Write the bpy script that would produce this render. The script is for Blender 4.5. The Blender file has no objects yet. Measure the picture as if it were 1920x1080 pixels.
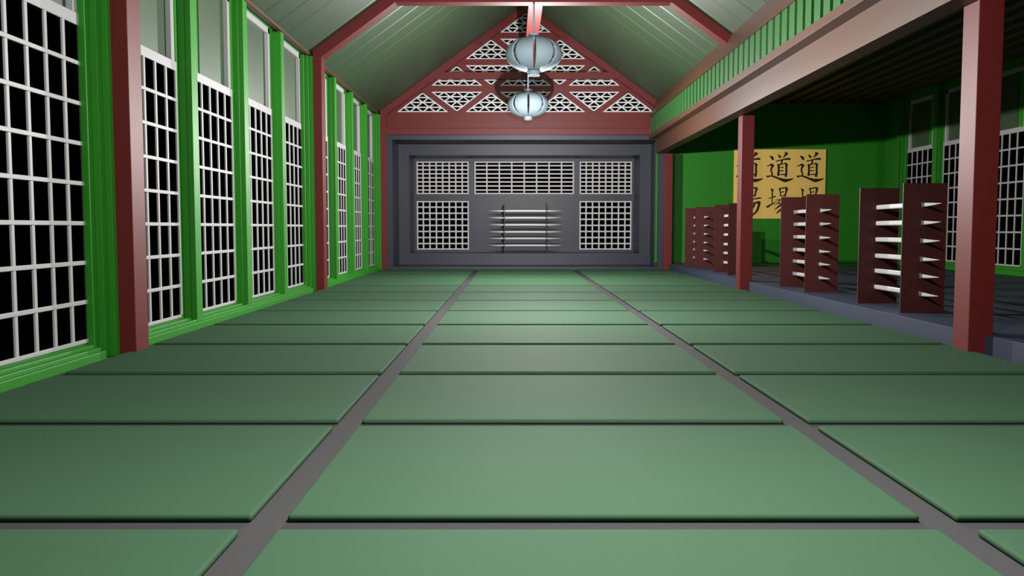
import bpy, bmesh, math
from mathutils import Vector, Matrix
C = bpy.context.scene.collection

# ------------------------------------------------------------------ materials
def mat(name, col, rough=0.5, spec=0.5, noise=0.0, nscale=6.0, metal=0.0, bump=0.0):
    m = bpy.data.materials.new(name); m.use_nodes = True
    nt = m.node_tree; b = nt.nodes['Principled BSDF']
    b.inputs['Base Color'].default_value = (*col, 1)
    b.inputs['Roughness'].default_value = rough
    b.inputs['Specular IOR Level'].default_value = spec
    b.inputs['Metallic'].default_value = metal
    if noise > 0 or bump > 0:
        tc = nt.nodes.new('ShaderNodeTexCoord')
        nz = nt.nodes.new('ShaderNodeTexNoise'); nz.inputs['Scale'].default_value = nscale
        nz.inputs['Detail'].default_value = 4
        nt.links.new(tc.outputs['Object'], nz.inputs['Vector'])
        if noise > 0:
            mx = nt.nodes.new('ShaderNodeMix'); mx.data_type = 'RGBA'
            mx.inputs[6].default_value = (*[c*(1-noise) for c in col], 1)
            mx.inputs[7].default_value = (*[min(1, c*(1+noise)) for c in col], 1)
            nt.links.new(nz.outputs['Fac'], mx.inputs[0])
            nt.links.new(mx.outputs[2], b.inputs['Base Color'])
        if bump > 0:
            bp = nt.nodes.new('ShaderNodeBump'); bp.inputs['Strength'].default_value = bump
            bp.inputs['Distance'].default_value = 0.01
            nt.links.new(nz.outputs['Fac'], bp.inputs['Height'])
            nt.links.new(bp.outputs['Normal'], b.inputs['Normal'])
    return m
M = dict(
    mat=mat('woven_mat_green', (0.036, 0.081, 0.043), 0.80, 0.10, 0.04, 2.0),
    floor=mat('grey_floor', (0.046, 0.044, 0.046), 0.80, 0.10, 0.04, 2.0),
    green=mat('green_paint', (0.021, 0.20, 0.011), 0.5, 0.38, 0.05, 1.5),
    slat=mat('slat_green', (0.019, 0.105, 0.019), 0.5, 0.5, 0.05, 1.5),
    pane=mat('dull_green_panel', (0.034, 0.070, 0.030), 0.48, 0.75, 0.04, 1.2),
    roof=mat('roof_green', (0.019, 0.044, 0.015), 0.5, 0.85, 0.06, 1.2),
    red=mat('red_lacquer', (0.118, 0.0085, 0.0085), 0.52, 0.4, 0.05, 1.2),
    brown=mat('brown_timber', (0.075, 0.030, 0.015), 0.5, 0.5, 0.06, 1.5),
    white=mat('white_lattice', (0.40, 0.385, 0.39), 0.5, 0.3, 0.02, 3.0),
    white_lit=mat('white_lattice_lit', (0.62, 0.60, 0.61), 0.5, 0.3, 0.02, 3.0),  # lattice white lightened for gable and alcove; stronger lamplight put into the colour
    navy=mat('navy_plaster', (0.016, 0.016, 0.036), 0.5, 0.6, 0.05, 1.0),
    plat=mat('slate_boards', (0.033, 0.040, 0.066), 0.55, 0.3, 0.05, 1.5),
    rack=mat('dark_red_wood', (0.066, 0.0115, 0.011), 0.5, 0.35, 0.08, 3.0),
    sword=mat('white_wood', (0.48, 0.46, 0.47), 0.32, 1.0, 0.02, 3.0),
    lantern=mat('pale_blue_shell', (0.30, 0.38, 0.435), 0.7, 0.2, 0.02, 3.0),
    sign=mat('ochre_board', (0.95, 0.62, 0.155), 0.6, 0.2, 0.03, 2.0),
    ink=mat('black_ink', (0.012, 0.010, 0.014), 0.6, 0.3),
    dark=mat('dark_boards', (0.075, 0.045, 0.025), 0.6, 0.3, 0.1, 2.0),
)

def make_translucent(m, k, col):
    nt = m.node_tree; b = nt.nodes['Principled BSDF']; out = nt.nodes['Material Output']
    t = nt.nodes.new('ShaderNodeBsdfTranslucent'); t.inputs['Color'].default_value = (*col, 1)
    x = nt.nodes.new('ShaderNodeMixShader'); x.inputs[0].default_value = k
    nt.links.new(b.outputs[0], x.inputs[1]); nt.links.new(t.outputs[0], x.inputs[2]); nt.links.new(x.outputs[0], out.inputs['Surface'])
make_translucent(M['lantern'], 0.12, (0.62, 0.74, 0.86))

# ------------------------------------------------------------------ mesh helpers
class MB:
    def __init__(self): self.bm = bmesh.new()
    def box(self, x0, x1, y0, y1, z0, z1):
        v = [self.bm.verts.new(p) for p in ((x0,y0,z0),(x1,y0,z0),(x1,y1,z0),(x0,y1,z0),(x0,y0,z1),(x1,y0,z1),(x1,y1,z1),(x0,y1,z1))]
        for f in ((3,2,1,0),(4,5,6,7),(0,1,5,4),(1,2,6,5),(2,3,7,6),(3,0,4,7)): self.bm.faces.new([v[i] for i in f])
        return self
    def prism(self, pts, d):                        # pts: planar polygon (3d), extruded by vector d
        a = [self.bm.verts.new(p) for p in pts]
        b = [self.bm.verts.new((p[0]+d[0], p[1]+d[1], p[2]+d[2])) for p in pts]
        n = len(pts)
        self.bm.faces.new(a); self.bm.faces.new(b[::-1])
        for i in range(n): self.bm.faces.new((a[i], b[i], b[(i+1)%n], a[(i+1)%n])[::-1])
        return self
    def bar(self, p, q, w, d, nrm):                 # flat bar from p to q, width w in the plane, depth d along nrm (centred)
        p, q, nrm = Vector(p), Vector(q), Vector(nrm).normalized()
        t = (q-p).normalized(); s = t.cross(nrm)*(w/2); k = nrm*(d/2)
        return self.prism([p+s-k, p-s-k, q-s-k, q+s-k], nrm*d)
    def quad(self, *pts):
        self.bm.faces.new([self.bm.verts.new(p) for p in pts]); return self
    def lathe(self, prof, cx, cy, n=32, closed=False):
        rings = []
        for r, z in prof:
            rings.append([self.bm.verts.new((cx+r*math.cos(2*math.pi*i/n), cy+r*math.sin(2*math.pi*i/n), z)) for i in range(n)])
        m = len(rings)
        for k in range(m if closed else m-1):
            A, B = rings[k], rings[(k+1)%m]
            for i in range(n): self.bm.faces.new((A[i], A[(i+1)%n], B[(i+1)%n], B[i]))
        return self
    def build(self, name, m, parent=None, smooth=False, bevel=0, seg=2):
        bmesh.ops.recalc_face_normals(self.bm, faces=self.bm.faces)
        me = bpy.data.meshes.new(name); self.bm.to_mesh(me); self.bm.free()
        me.materials.append(m)
        if smooth:
            for p in me.polygons: p.use_smooth = True
        o = bpy.data.objects.new(name, me); C.objects.link(o)
        if parent is not None: o.parent = parent
        if bevel:
            b = o.modifiers.new('bevel', 'BEVEL'); b.width = bevel; b.segments = seg; b.limit_method = 'ANGLE'; b.angle_limit = math.radians(40)
        return o
def empty(name, loc=(0,0,0), rz=0):
    o = bpy.data.objects.new(name, None); C.objects.link(o); o.location = loc; o.rotation_euler = (0,0,rz); o.empty_display_size = 0.1
    return o
def tag(o, label, cat, group=None):
    o['label'] = label; o['category'] = cat
    if group: o['group'] = group
    return o
def struct(o, label=None):
    o['kind'] = 'structure'
    if label: o['label'] = label
    return o
def copy_tree(o, parent=None):
    c = o.copy(); C.objects.link(c)
    if parent is not None: c.parent = parent
    for ch in list(o.children): copy_tree(ch, c)
    return c

# ------------------------------------------------------------------ dimensions
XL, XR = -4.45, 5.40                  # inner faces of the column rows
COL = (10.48, 21.10, 31.75)           # near faces of the columns
YB, YN = 31.9, -3.2                   # alcove frame plane, wall behind the camera
XW = -4.88                            # left window plane
XE = 13.5                             # right wall plane
ZP = 0.235                            # platform top
RX, RZ, RS = 0.477, 9.335, 0.722      # ridge and slope
def roofz(x): return RZ - RS*abs(x-RX)

# ------------------------------------------------------------------ floor and mats
struct(MB().box(-5.1, 5.62, YN, YB+0.2, -0.15, 0).build('floor', M['floor']))
struct(MB().box(5.60, XE+0.3, YN, 32.7, -0.15, 0).build('floor_side', M['floor']))
ordn = ['nearest', 'second', 'third', 'fourth', 'fifth', 'sixth', 'seventh', 'eighth', 'ninth', 'tenth', 'eleventh', 'twelfth', 'farthest']
xs = [(-4.553, -1.329, 'left'), (-1.146, 2.080, 'middle'), (2.263, 5.487, 'right')]
proto = None
for r in range(13):
    y0 = 4.448 + 2.275*(r-1)
    for x0, x1, side in xs:
        if proto is None:
            b = MB().box(0, 3.225, 0, 2.075, 0, 0.040)
            proto = o = b.build('floor_mat', M['mat'], bevel=0.018, seg=4)
        else:
            o = proto.copy(); C.objects.link(o)
        o.location = (x0, y0, 0)
        row = 'nearest row to the camera' if r == 0 else ('farthest row, against the blue alcove' if r == 12 else ordn[r]+' row from the camera')
        tag(o, 'plain green floor mat, %s column of three, %s' % (side, row), 'mat', 'green floor mats laid in three columns')

# ------------------------------------------------------------------ raised platform on the right
pl = MB().box(5.60, XE-0.02, YN+0.1, 32.45, 0, ZP).build('platform', M['plat'], bevel=0.003)
tag(pl, 'raised slate blue platform along the right side under the low ceiling', 'platform')

# ------------------------------------------------------------------ columns
def column(x0, x1, y, z0, z1, label):
    o = MB().box(x0, x1, y, y+0.37, z0, z1).build('column', M['red'], bevel=0.006)
    tag(o, label, 'column', 'square red columns')
where = ['nearest to the camera', 'in the middle, halfway down the hall', 'farthest, at the corner of the alcove']
for k, y in enumerate(COL):
    column(XL-0.28, XL, y, 0, roofz(XL)-0.295-0.10 if k != 1 else roofz(XL)-0.295-0.10, 'square dark red column on the left window wall, ' + where[k])
    column(XR, XR+0.29, y, 0, 4.135, 'square dark red column at the platform edge on the right, ' + where[k])

# ------------------------------------------------------------------ left wall with windows
far_l = [10.23, 7.63, 5.03, 13.11, 15.69, 18.26, 20.84, 23.74, 26.31, 28.89, 31.47]
far_l.sort()
WW = 1.91; ZB, ZM, ZT = 0.185, 3.90, 5.50
def window_wall(name, fars, xw, side, zoff, ztop, y_start, y_end, cols, zpost):
    """side=+1: room lies towards +x of the plane xw"""
    s = side
    def X(d): return xw + s*d                      # d = distance into the room
    b = MB()
    def bx(d0, d1, y0, y1, z0, z1):
        a, c = X(d0), X(d1); b.box(min(a, c), max(a, c), y0, y1, z0, z1)
    zb, zt = ZB+zoff, ZT+zoff
    base = zoff
    bx(-0.03, 0, y_start, y_end, base, zb)
    bx(-0.03, 0, y_start, y_end, zt, ztop)
    prev = y_start
    for f in fars:
        bx(-0.03, 0, prev, f-WW, zb, zt); prev = f
    bx(-0.03, 0, prev, y_end, zb, zt)
    # stepped posts on the room side
    for i, f in enumerate(fars):
        nxt = fars[i+1]-WW if i+1 < len(fars) else y_end
        if i+1 == len(fars) or any(f < c+0.2 < nxt for c in cols):
            bx(0, 0.08, f-0.06, f+0.33, base, zpost); bx(0.08, 0.16, f+0.05, f+0.33, base, zpost); bx(0.16, 0.235, f+0.16, f+0.33, base, zpost)
            if i+1 < len(fars): bx(0, 0.10, f+0.64, nxt-0.02, base+0.14, zpost-0.03)
        else:
            bx(0, 0.10, f+0.10, f+0.52, base+0.14, zpost-0.03)
            bx(0.10, 0.185, f+0.12, f+0.37, base+0.10, zpost)
    # lintel mouldings
    bx(0, 0.03, y_start, y_end, zpost+0.03, ztop-0.005)
    bx(0.03, 0.07, y_start, y_end, zpost+0.05, ztop-0.005)
    wall = struct(b.build(name, M['green'], bevel=0.004, seg=1))
    return wall
b = MB()
for ya, yb in ((YN, 10.12), (10.86, 20.73), (21.48, 31.36)):
    b.box(-4.70, -4.64, ya, yb, 0, 0.10).box(-4.78, -4.70, ya, yb, 0, 0.135).box(-4.879, -4.78, ya, yb, 0, 0.165)
struct(b.build('baseboard_left', M['green'], bevel=0.006))
window_wall('wall_left', far_l, XW, 1, 0, 5.60, YN, YB, COL, 5.485)
struct(MB().box(-5.12, -4.92, YN, YB, 5.57, 5.66).build('trim_1', M['ink']))
far_r = [30.66-2.575*k for k in range(12)][::-1]
window_wall('wall_right', far_r, XE, -1, ZP+0.045, 6.02, YN, 32.7, (), 6.0)
struct(MB().box(XE-0.20, XE, YN+0.1, 32.4, ZP, ZP+0.13).box(XE-0.12, XE, YN+0.1, 32.4, ZP+0.13, ZP+0.2).build('baseboard_right', M['green'], bevel=0.006))

def window(n, far, xw, side, zoff):
    s = side; root = empty('window_%d' % n, (xw, far-WW, ZB+zoff)); struct(root)
    def X(d): return s*d
    y0, y1 = 0.0, WW; hz = ZM-ZB; ht = ZT-ZB
    b = MB()
    def bx(d0, d1, a, c, z0, z1):
        p, q = X(d0), X(d1); b.box(min(p, q), max(p, q), a, c, z0, z1)
    # lower lattice: 5 x 8 lights under a heavy top rail
    w = 0.054
    bx(-0.015, 0.014, y0, y0+0.045, 0, hz); bx(-0.015, 0.014, y1-0.045, y1, 0, hz)
    bx(-0.015, 0.014, y0, y1, 0, 0.045); bx(-0.015, 0.016, y0, y1, hz-0.135, hz)
    step = (WW-0.03)/5
    for k in range(1, 5):
        bx(-0.015, 0.012, y0+0.015+step*k-w/2, y0+0.015+step*k+w/2, 0.02, hz-0.05)
    for k in range(1, 8):
        z = 0.022+0.4485*k
        bx(-0.012, 0.02, y0+0.02, y1-0.02, z-0.024, z+0.024)
    b.build('lattice', M['white'], root, bevel=0.006, seg=2)
    b = MB()
    fw = 0.12
    bx(-0.08, 0.0, y0+0.03, y0+0.03+fw, hz, ht); bx(-0.08, 0.0, y1-0.03-fw, y1-0.03, hz, ht)
    bx(-0.08, 0.0, y0+0.03, y1-0.03, ht-0.12, ht)
    b.build('upper_frame', M['white'], root, bevel=0.006)
    b = MB()
    bx(-0.14, -0.10, y0-0.005, y1+0.60, hz-0.06, ht+0.05); b.build('upper_panel', M['green'], root)
    b = MB(); bx(-0.10, -0.082, 0.57, y1+0.60, hz-0.06, ht+0.05); b.build('upper_board', M['pane'], root)
    return root
n = 0
for f in far_l: n += 1; window(n, f, XW, 1, 0)
for f in far_r[3:]: n += 1; window(n, f, XE, -1, ZP+0.045)

# ------------------------------------------------------------------ remaining walls and ceilings
struct(MB().box(5.22, XE+0.3, 32.5, 32.7, ZP, 6.1).build('wall_back', M['green']))
struct(MB().box(-5.1, XE+0.3, YN-0.2, YN, 0, 9.4).build('wall_front', M['green']))
# ribbed boards of the side ceiling run along the hall
b = MB().box(5.05, XE+0.2, YN, 32.7, 6.06, 6.14)
x = 5.5
while x < XE-0.2:
    b.prism([(x, YN, 6.06), (x+0.02, YN, 5.95), (x+0.24, YN, 5.95), (x+0.26, YN, 6.06)], (0, 32.7-YN, 0)); x += 0.50
struct(b.build('ceiling_side', M['dark']))
# main roof: grooved boards running up the slope
def roof_side(sgn):
    xe = -4.80 if sgn < 0 else 5.30
    e = Vector((xe, 0, roofz(xe))); rdg = Vector((RX, 0, RZ))
    up = Vector((sgn*RS, 0, 1)).normalized()
    prof = [(YN, 0.0)]; y = 17.24-0.89*22
    while y < 32.2:
        if y > YN+0.1: prof += [(y-0.018, 0), (y-0.017, 0.06), (y+0.017, 0.06), (y+0.018, 0.018), (y+0.062, 0)]
        y += 0.89
    prof.append((32.3, 0.0))
    b = MB(); bm = b.bm
    lo = [bm.verts.new((e.x+up.x*h, yy, e.z+up.z*h)) for yy, h in prof]
    hi = [bm.verts.new((rdg.x+up.x*h, yy, rdg.z+up.z*h)) for yy, h in prof]
    for i in range(len(prof)-1): bm.faces.new((lo[i], lo[i+1], hi[i+1], hi[i]))
    t = 0.12
    lo2 = [bm.verts.new((e.x+up.x*t, yy, e.z+up.z*t)) for yy in (YN, 32.3)]
    hi2 = [bm.verts.new((rdg.x+up.x*t, yy, rdg.z+up.z*t)) for yy in (YN, 32.3)]
    bm.faces.new((lo2[0], hi2[0], hi2[1], lo2[1]))
    bm.faces.new(lo + [lo2[1], lo2[0]]); bm.faces.new(hi + [hi2[1], hi2[0]])
    bm.faces.new((lo[0], hi[0], hi2[0], lo2[0])); bm.faces.new((lo[-1], hi[-1], hi2[1], lo2[1]))
    return b
struct(roof_side(-1).build('ceiling', M['roof']))
struct(roof_side(1).build('ceiling', M['roof']))

# ------------------------------------------------------------------ timber along the eaves
b = MB().box(-4.80, -4.69, YN, YB-0.16, 5.502, 5.562)
tag(b.build('eave_batten', M['brown']), 'thin brown eave batten between the green window wall and the roof on the left', 'beam')
b = MB().prism([(4.86, YN, 5.415), (5.09, YN, 5.99), (5.28, YN, roofz(5.28)-0.01), (5.28, YN, 5.415)], (0, YB-YN, 0))
tag(b.build('purlin', M['brown']), 'long slanted brown timber where the right roof slope meets the green slats', 'beam')
b = MB().box(5.10, 5.42, YN, YB, 4.14, 4.66)
b.box(4.85, 5.42, YN, YB, 4.636, 4.79)
tag(b.build('wall_beam', M['brown'], bevel=0.002), 'long stepped brown beam carried by the right-hand red columns', 'beam')
b = MB().box(5.0, 5.1, YN, YB-0.17, 4.795, 5.41)
y = 16.03-0.435*44
while y < YB-0.6:
    if y > YN+0.1:
        b.box(4.90, 5.01, y+0.13, y+0.43, 4.795, 5.412)
    y += 0.435
tag(b.build('slatted_board', M['slat']), 'green board of upright slats above the long brown beam on the right', 'panel')
tag(MB().box(4.86, 4.93, YB-0.16, YB-0.02, 4.792, 5.41).build('end_post', M['brown'], bevel=0.004), 'small brown upright closing the far end of the green slats', 'post')

# ------------------------------------------------------------------ roof trusses
def truss(y, th, name, label, end_r=5.12):
    root = empty(name, (RX, y, 0)); tag(root, label, 'roof truss', 'red roof trusses')
    D = 0.295                                     # vertical depth of the rafter
    for s, xe in ((-1, XL-0.20), (1, end_r)):
        zt = roofz(xe)-0.006
        pts = [(xe-RX, 0, zt), (0, 0, RZ-0.006), (0, 0, RZ-D)]
        if s < 0:
            xi = XL-RX
            pts += [(xi, 0, roofz(XL)-D), (xi, 0, roofz(XL)-D-0.10), (xe-RX, 0, roofz(XL)-D-0.10)]
        else:
            pts += [(xe-RX, 0, zt-0.25)]
        MB().prism(pts, (0, th, 0)).build('rafter', M['red'], root)
    zc0, zc1 = 6.735, 6.965
    a = (RZ-D-zc0)/RS; c = (RZ-D-zc1)/RS
    MB().prism([(-a-0.04, -0.004, zc0), (a+0.04, -0.004, zc0), (c+0.05, -0.004, zc1), (-c-0.05, -0.004, zc1)], (0, th-0.02, 0)).build('collar_beam', M['red'], root, bevel=0.004)
    return root
truss(COL[1], 0.37, 'roof_truss', 'red roof truss with collar beam across the middle of the hall, holding a lantern')
truss(COL[2], 0.20, 'roof_truss', 'red roof truss flat against the white lattice gable at the far end')
o = MB().box(0.387, 0.727, COL[1]+0.36, COL[2]+0.01, 6.738, 6.96).build('tie_beam', M['red'], bevel=0.004)
tag(o, 'red lengthwise beam at collar height running from the middle truss to the gable', 'beam')

# ------------------------------------------------------------------ gable: red board with triangular openings and white lattice
YG = 31.96
rows = [(5.602, 0), (6.528, 1), (7.452, 0), (8.373, 1)]      # base height of each row of triangles
TH, TW, PX = 0.690, 0.915, 2.432
tris = []
for r, (zb, odd) in enumerate(rows):
    nup = [4, 3, 2, 1][r]
    x0 = RX - PX*(nup-1)/2/1.0
    for k in range(nup):
        cx = RX + PX/1.0*(k-(nup-1)/2)/1.0
        cx = RX + PX*(k-(nup-1)/2)
        tris.append((cx, zb, 1))
    for k in range(nup-1):
        cx = RX + PX*(k-(nup-2)/2)
        tris.append((cx, zb+TH+0.028, -1))
gs = empty('gable_screen', (RX, YG, 0))
tag(gs, 'red gable board pierced by rows of triangles filled with white lattice', 'gable screen')
# the board itself is built as the red web between the triangles: horizontal rails and diagonal braces
b = MB()
dep = 0.10
def P(x, z): return (x-RX, 0, z)
zlow = 4.98
ztops = [5.602, 6.528, 7.452, 8.373]
def inside_half(z): return (RZ-0.02-z)/RS
# bottom board
b.prism([P(-4.45, zlow), P(5.12, zlow), P(5.12, 5.602), P(-4.45, 5.602)], (0, dep, 0))
# rails between rows
for i in range(1, 4):
    z0, z1 = ztops[i-1]+TH+0.028, ztops[i]
    # strip from apex level of row i-1 up to base of row i
    h0, h1 = inside_half(z0), inside_half(z1)
    b.prism([P(RX-h0, z0), P(RX+h0, z0), P(RX+h1, z1), P(RX-h1, z1)], (0, dep, 0))
zt = ztops[3]+TH
b.prism([P(RX-inside_half(zt), zt), P(RX+inside_half(zt), zt), P(RX, RZ-0.02)], (0, dep, 0))
# diagonal webs in every row
sl = TH/TW
for i, zb in enumerate(ztops):
    nup = [4, 3, 2, 1][i]
    z0 = zb; z1 = zb+TH+(0.028 if i < 3 else 0)
    for k in range(nup):
        cx = RX + PX*(k-(nup-1)/2)
        # right-hand web of each up triangle (to the following down triangle), left-hand web
        for s in (-1, 1):
            if k == 0 and s == -1 or k == nup-1 and s == 1:
                # web against the rafter
                xa0, xa1 = cx+s*TW, cx
                xb0, xb1 = RX+s*inside_half(z0), RX+s*inside_half(z1)
                b.prism([P(xa0, z0), P(xb0, z0), P(xb1, z1), P(xa1, z1)], (0, dep, 0))
            else:
                xa0, xa1 = cx+s*TW, cx                    # edge of the up triangle
                nb = cx+s*PX/2                            # centre of the neighbouring down triangle
                xb0, xb1 = nb, nb-s*TW                    # its edge
                b.prism([P(xa0, z0), P(xb0, z0), P(xb1, z1), P(xa1, z1)], (0, dep, 0))
b.build('pierced_board', M['red'], gs)
def tri_lattice(d):
    """white lattice in a triangle, apex towards d (+1 up); origin at the middle of its base"""
    b = MB(); w = 0.043; n4 = 4
    def Q(u, v): return Vector((u*TW, 0.0, d*v*TH))      # v 0 base .. 1 apex, |u| <= 1-v
    N = (0, 1, 0); ins = 0.03
    b.bar(Q(-1+ins, 0.03), Q(1-ins, 0.03), 0.04, 0.02, N)
    b.bar(Q(-0.975, 0.0), Q(0, 0.965), 0.045, 0.022, N); b.bar(Q(0.975, 0.0), Q(0, 0.965), 0.045, 0.022, N)
    for k in range(1, n4):
        t = k/n4
        b.bar(Q(-(1-t)+0.02, t), Q((1-t)-0.02, t), w, 0.018, N)
        b.bar(Q(-1+2*t, 0.02), Q(-1+t, t-0.0), w, 0.015, N)      # falling
        b.bar(Q(1-2*t, 0.02), Q(1-t, t-0.0), w, 0.015, N)
    return b
lat = {}
for cx, z, d in tris:
    if d not in lat:
        o = lat[d] = tri_lattice(d).build('lattice', M['white_lit'], gs)
    else:
        o = lat[d].copy(); C.objects.link(o); o.parent = gs
    o.location = (cx-RX, 0.04, z)
# header under the gable
tag(MB().box(-4.45, 4.93, COL[2]+0.03, COL[2]+0.26, 4.787, 5.02).build('header_beam', M['red'], bevel=0.006), 'red header beam directly above the blue alcove', 'beam')

# ------------------------------------------------------------------ stepped blue alcove
al = empty('alcove', (RX, YB, 0)); tag(al, 'deep stepped slate blue alcove with white grilles at the end of the hall', 'alcove')
def rim(y0, y1, ox0, ox1, oz0, oz1, ix0, ix1, iz0, iz1, name):
    b = MB()
    b.box(ox0-RX, ix0-RX, y0-YB, y1-YB, oz0, oz1); b.box(ix1-RX, ox1-RX, y0-YB, y1-YB, oz0, oz1)
    b.box(ix0-RX, ix1-RX, y0-YB, y1-YB, iz1, oz1); b.box(ix0-RX, ix1-RX, y0-YB, y1-YB, oz0, iz0)
    return b.build(name, M['navy'], al)
rim(YB, YB+0.15, -4.70, 5.40, 0, 4.82, -4.26, 5.21, 0.112, 4.625, 'outer_frame')
# reveal of the first recess (open to the side room just behind the frame on the right)
b = MB(); dy0, dy1 = 0.15, 1.75
b.box(-4.42-RX, -4.26-RX, dy0, dy1, 0, 4.79); b.box(-4.26-RX, 5.21-RX, dy0, dy1, 4.625, 4.79); b.box(-4.26-RX, 5.21-RX, dy0, dy1, 0, 0.112)
b.box(5.21-RX, 5.35-RX, 0.82, dy1, 0, 4.79)
b.build('outer_reveal', M['navy'], al)
rim(YB+1.75, YB+1.85, -4.42, 5.35, 0, 4.79, -3.86, 4.80, 0.543, 4.221, 'inner_frame')
b = MB(); dy0, dy1 = 1.85, 3.3
b.box(-3.96-RX, -3.86-RX, dy0, dy1, 0.4, 4.32); b.box(4.80-RX, 4.90-RX, dy0, dy1, 0.4, 4.32)
b.box(-3.86-RX, 4.80-RX, dy0, dy1, 4.221, 4.32); b.box(-3.86-RX, 4.80-RX, dy0, dy1, 0.4, 0.543)
b.build('inner_reveal', M['navy'], al)
G = [(-3.746, -1.699, 2.827, 4.097), (-1.475, 2.433, 2.827, 4.097), (2.658, 4.703, 2.827, 4.097), (-3.746, -1.699, 0.647, 2.555), (2.658, 4.703, 0.647, 2.555)]
b = MB(); ya, yb = 3.3, 3.42
def bb(x0, x1, z0, z1): b.box(x0-RX, x1-RX, ya, yb, z0, z1)
bb(-3.86, -3.746, 0.4, 4.32); bb(4.703, 4.80, 0.4, 4.32)
bb(-3.746, 4.703, 4.097, 4.32); bb(-3.746, 4.703, 2.555, 2.827); bb(-3.746, 4.703, 0.4, 0.647)
bb(-1.699, -1.475, 2.827, 4.097); bb(2.433, 2.658, 2.827, 4.097); bb(-1.699, 2.658, 0.647, 2.555)
b.build('back_panel', M['navy'], al)
for x0, x1, z0, z1 in G:
    b = MB(); w = 0.055
    Wd, Hd = x1-x0, z1-z0
    yy0, yy1 = ya-0.02, ya+0.03
    for k in range(9):
        x = x0-RX+Wd*k/8; ww = w if 0 < k < 8 else 0.05
        x = min(max(x, x0-RX+ww/2), x1-RX-ww/2)
        b.box(x-ww/2, x+ww/2, yy0, yy1, z0, z1)
        z = z0+Hd*k/8; z = min(max(z, z0+ww/2), z1-ww/2)
        b.box(x0-RX, x1-RX, yy0+0.005, yy1-0.005, z-ww/2, z+ww/2)
    b.build('grille', M['white_lit'], al)

# ------------------------------------------------------------------ lanterns
def make_lantern():
    root = empty('hanging_lantern', (0, 0, 0))
    R, Hh = 0.667, 0.405
    nseg = 8; nu, nv = 10, 24
    def petal(a0):
        b = MB(); bm = b.bm; grid = []
        for side in (0, 1):
            rr, hh = (R, Hh) if side == 0 else (R-0.022, Hh-0.018)
            g = []
            for j in range(nv+1):
                ph = math.radians(-76+152*j/nv)
                half = math.pi/nseg - 0.052*max(0, math.cos(ph))**0.6*1.0
                row = []
                for i in range(nu+1):
                    t = -1+2*i/nu; th = a0+half*t
                    r = rr*math.cos(ph)**0.92
                    row.append(bm.verts.new((r*math.cos(th), r*math.sin(th), hh*math.sin(ph))))
                g.append(row)
            grid.append(g)
        for j in range(nv):
            for i in range(nu):
                for g, fl in ((grid[0], 0), (grid[1], 1)):
                    f = (g[j][i], g[j][i+1], g[j+1][i+1], g[j+1][i]); bm.faces.new(f if not fl else f[::-1])
            for i, fl in ((0, 0), (nu, 1)):
                f = (grid[0][j][i], grid[0][j+1][i], grid[1][j+1][i], grid[1][j][i]); bm.faces.new(f if not fl else f[::-1])
        for j, fl in ((0, 1), (nv, 0)):
            for i in range(nu):
                f = (grid[0][j][i], grid[0][j][i+1], grid[1][j][i+1], grid[1][j][i]); bm.faces.new(f)
        return b
    for k in range(nseg):
        o = petal(2*math.pi*(k+0.5)/nseg - math.pi/2).build('shell_panel', M['lantern'], root, smooth=True)
    # ribs at the slits are open; collars close the ends
    MB().lathe([(0.125, Hh-0.03), (0.125, Hh+0.07), (0.09, Hh+0.07), (0.09, Hh-0.03)], 0, 0, 32, True).build('top_collar', M['lantern'], root)
    MB().lathe([(0.0, Hh+0.045), (0.10, Hh+0.045), (0.10, Hh+0.03), (0.0, Hh+0.03)], 0, 0, 24).build('top_disc', M['lantern'], root)
    MB().lathe([(0.14, -Hh+0.06), (0.13, -Hh-0.02), (0.14, -Hh-0.09), (0.115, -Hh-0.09), (0.105, -Hh-0.02), (0.115, -Hh+0.06)], 0, 0, 32, True).build('bottom_collar', M['lantern'], root)
    return root
def add_rod(root, top):
    MB().lathe([(0.0, 0.40), (0.021, 0.40), (0.021, top), (0.0, top)], 0, 0, 12).build('hanging_rod', M['lantern'], root)
lan = make_lantern()
lan2 = copy_tree(lan)
lan.location = (0.515, 21.28, 5.575); add_rod(lan, 6.736-5.575)
lan2.location = (0.520, 29.2, 5.495); add_rod(lan2, 6.74-5.495)
tag(lan, 'large pale blue slit lantern nearer the camera, hung from the middle truss', 'lantern', 'pale blue hanging lanterns')
tag(lan2, 'pale blue slit lantern hung lower in view in front of the gable', 'lantern', 'pale blue hanging lanterns')

# ------------------------------------------------------------------ sword racks and wooden swords
HOLES = [1.61, 1.345, 1.077, 0.806, 0.556, 0.286]
def sword_mb():
    b = MB(); bm = b.bm; L = 1.40; n = 28; rings = []
    for i in range(n+1):
        t = -1+2*i/n; y = L*t
        k = max(0.0, (abs(t)-0.5)/0.5)
        h = 0.036*(1-k**1.3*0.93); w = 0.018*(1-k**1.5*0.85)
        zc = -0.012*(t*t) + 0.03*k*k*0.6
        sec = [(1, 0.6), (0.55, 1), (-0.55, 1), (-1, 0.6), (-1, -0.6), (-0.55, -1), (0.55, -1), (1, -0.6)]
        rings.append([bm.verts.new((w*p, y, zc+h*q)) for p, q in sec])
    for i in range(n):
        for j in range(8): bm.faces.new((rings[i][j], rings[i][(j+1)%8], rings[i+1][(j+1)%8], rings[i+1][j]))
    bm.faces.new(rings[0]); bm.faces.new(rings[-1][::-1])
    return b
rk_proto = sw_proto = None
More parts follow.
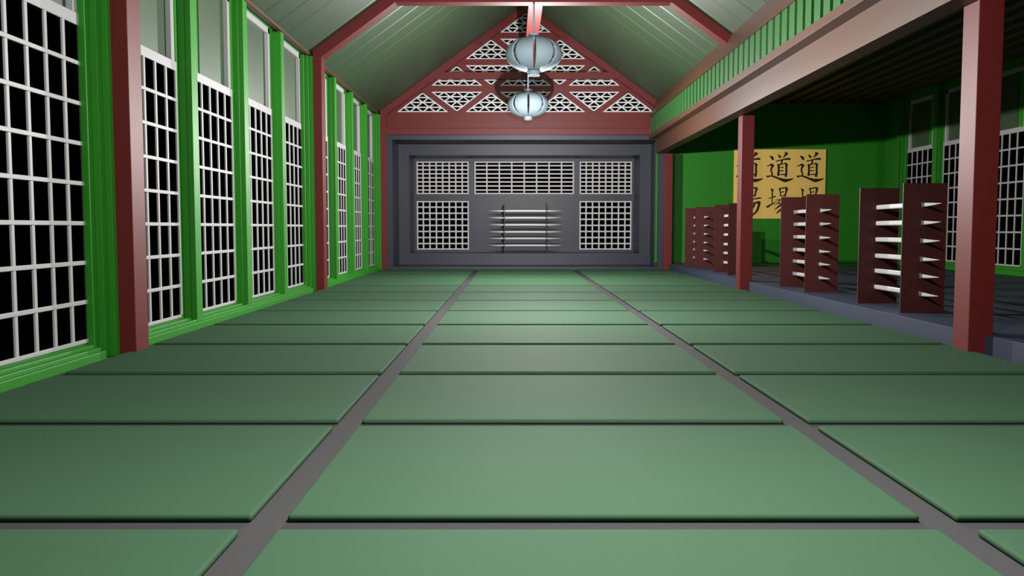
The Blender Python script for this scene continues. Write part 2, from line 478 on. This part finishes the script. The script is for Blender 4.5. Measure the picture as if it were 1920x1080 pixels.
def panel_mb():
    """upright board with a slot for every sword"""
    b = MB(); t = 0.012; cx = -0.035; hw, hh = 0.020, 0.036
    b.box(-0.327, cx-hw, -t, t, 0, 1.927); b.box(cx+hw, 0.327, -t, t, 0, 1.927)
    z = 0
    for hz in sorted(HOLES):
        b.box(cx-hw, cx+hw, -t, t, z, hz-hh-0.006); z = hz+hh
    b.box(cx-hw, cx+hw, -t, t, z, 1.927)
    return b
def place_rack(x, y, z, rz, where, rwhere, gap):
    """x,y: centre; panels stand across the rack's own y axis"""
    global rk_proto, sw_proto
    root = empty('sword_rack', (x, y, z), rz)
    for s in (-1, 1):
        if rk_proto is None:
            o = rk_proto = panel_mb().build('side_panel', M['rack'], root)
        else:
            o = rk_proto.copy(); C.objects.link(o); o.parent = root
        o.location = (0, s*gap/2, 0)
    tag(root, 'sword rack of two upright dark red boards, ' + rwhere, 'rack', 'dark red sword racks')
    names = ['topmost', 'second from top', 'third from top', 'fourth from top', 'fifth from top', 'lowest']
    for k, hz in enumerate(HOLES):
        if sw_proto is None: o = sw_proto = sword_mb().build('wooden_sword', M['sword'])
        else: o = sw_proto.copy(); C.objects.link(o)
        c, s_ = math.cos(rz), math.sin(rz); dx = -0.035
        o.location = (x+dx*c, y+dx*s_, z+hz); o.rotation_euler = (0, 0, rz)
        tag(o, 'white wooden sword, %s of six in the %s' % (names[k], where), 'sword', 'white wooden swords in the racks')
R1 = 6.123
place_rack(R1, 14.085, ZP, 0, 'rack nearest the camera', 'standing on the platform nearest the camera', 1.645)
place_rack(R1, 18.44, ZP, 0, 'rack overlapping the sign', 'second nearest, overlapping the ochre sign', 1.64)
place_rack(R1, 24.76, ZP, 0, 'rack behind the middle column', 'half hidden behind the middle right column', 1.64)
place_rack(R1, 29.06, ZP, 0, 'farthest rack on the platform', 'standing on the platform, farthest from the camera', 1.64)
place_rack(0.515, 34.43, 0.545, math.pi/2, 'rack inside the blue alcove', 'seen edge-on inside the blue alcove', 1.62)

# ------------------------------------------------------------------ ochre sign with black characters
SX0, SX1, SZ0, SZ1, SY = 8.035, 11.35, 1.836, 4.334, 32.44
sg = empty('sign', (SX0, SY, SZ0)); tag(sg, 'ochre square sign with black brush characters on the green wall behind the platform', 'sign')
MB().box(0, SX1-SX0, 0, 0.05, 0, SZ1-SZ0).build('board', M['sign'], sg)
PXM = (SX1-SX0)/171.7                              # metres per photo pixel on the sign
U = PXM/14.77
dao = [
 [(165,175),(260,190),(295,235),(292,293),(265,300),(215,240)],
 [(400,135),(455,155),(492,195),(495,225),(475,245),(450,235)],
 [(600,65),(690,105),(698,125),(640,170),(555,238),(545,225),(600,140)],
 [(340,315),(560,265),(660,235),(735,235),(770,270),(750,290),(640,290),(520,300),(400,335),(375,335)],
 [(500,300),(555,300),(530,370),(500,412),(475,407),(500,345)],
 [(390,405),(450,405),(462,440),(460,700),(440,735),(415,735),(398,700),(412,600),(408,480)],
 [(450,405),(540,390),(625,365),(690,410),(675,450),(620,430),(600,400),(520,425),(455,432)],
 [(622,380),(690,410),(672,480),(676,680),(655,760),(630,770),(600,720),(625,690),(622,460)],
 [(458,498),(550,475),(580,482),(560,505),(480,515)],
 [(458,585),(550,568),(578,578),(555,600),(465,608)],
 [(455,685),(600,668),(630,690),(600,705),(455,707)],
 [(105,455),(190,420),(235,385),(315,440),(262,510),(240,570),(268,640),(275,720),(240,720),(238,660),(205,590),(210,520),(232,460),(215,445),(140,470),(110,470)],
 [(90,725),(250,715),(330,730),(450,780),(600,810),(700,812),(845,795),(850,815),(740,870),(630,905),(560,890),(460,840),(330,780),(240,750),(170,755),(135,782)],
]
jo = [
 [(220,108),(300,140),(308,160),(290,220),(285,545),(262,550),(258,300),(255,200)],
 [(160,380),(255,355),(340,318),(385,325),(375,345),(290,370),(180,398)],
 [(90,600),(130,600),(250,540),(385,480),(390,492),(300,550),(220,600),(170,645),(140,650)],
 [(445,108),(500,130),(515,330),(490,335),(478,200)],
 [(445,108),(620,78),(650,72),(710,110),(690,150),(640,112),(480,134)],
 [(640,100),(710,110),(670,230),(645,335),(620,345),(600,325),(632,220)],
 [(500,215),(585,192),(600,205),(570,225),(505,235)],
 [(500,312),(620,295),(640,310),(610,327),(505,337)],
 [(355,432),(500,410),(740,362),(825,368),(800,392),(520,434),(380,447)],
 [(470,440),(505,440),(430,525),(345,585),(340,575),(420,510)],
 [(440,512),(560,518),(700,472),(760,465),(790,500),(770,600),(730,720),(670,800),(590,862),(560,850),(560,830),(650,760),(700,650),(715,540),(700,520),(560,556),(450,540)],
 [(545,530),(575,545),(500,610),(345,710),(340,700),(440,600),(520,530)],
 [(620,530),(650,535),(620,620),(520,740),(390,810),(385,800),(480,700),(570,600)],
]
def character(strokes, oy):
    b = MB()
    for i, st in enumerate(strokes):
        pts = [(x*U, -0.006-0.0004*i, -(y*U)) for x, y in st]
        b.prism(pts, (0, 0.012, 0))
    return b
cd = character(dao, 0).build('character', M['ink'], sg)
cj = character(jo, 0).build('character', M['ink'], sg)
for k in range(3):
    ox = (1430-1376.2-56.8+56.8*k)*PXM
    zt1 = (SZ1-SZ0) - (280-280.0)*PXM; zt2 = (SZ1-SZ0) - (345-280.0)*PXM
    for pr, zz in ((cd, zt1), (cj, zt2)):
        o = pr if k == 0 else pr.copy()
        if k: C.objects.link(o); o.parent = sg
        o.location = (ox, -0.003, zz)

# ------------------------------------------------------------------ lights
def lamp(x, y, z, w, r=0.05):
    l = bpy.data.lights.new('lamp', 'POINT'); l.energy = w; l.shadow_soft_size = r; l.color = (1, 0.985, 0.97)
    o = bpy.data.objects.new('lamp', l); C.objects.link(o); o.location = (x, y, z)
for y, w in ((4.15, 1680), (14.8, 1840), (24.4, 2350)): lamp(0.66, y, 3.85, w)

w = bpy.data.worlds.new('world'); bpy.context.scene.world = w; w.use_nodes = True
w.node_tree.nodes['Background'].inputs[0].default_value = (0, 0, 0, 1)
w.node_tree.nodes['Background'].inputs[1].default_value = 0

# ------------------------------------------------------------------ camera
cam = bpy.data.cameras.new('camera'); co = bpy.data.objects.new('camera', cam); C.objects.link(co)
cam.sensor_width = 36; cam.lens = 1670/1920*36; cam.clip_end = 200
co.location = (0, 0, 1.5); co.rotation_euler = (math.pi/2-math.atan(112.6/1670), 0, 0)
sc = bpy.context.scene; sc.camera = co
sc.view_settings.view_transform = 'Standard'; sc.view_settings.look = 'None'
sc.view_settings.gamma = 1; sc.view_settings.use_curve_mapping = False; sc.view_settings.exposure = 0
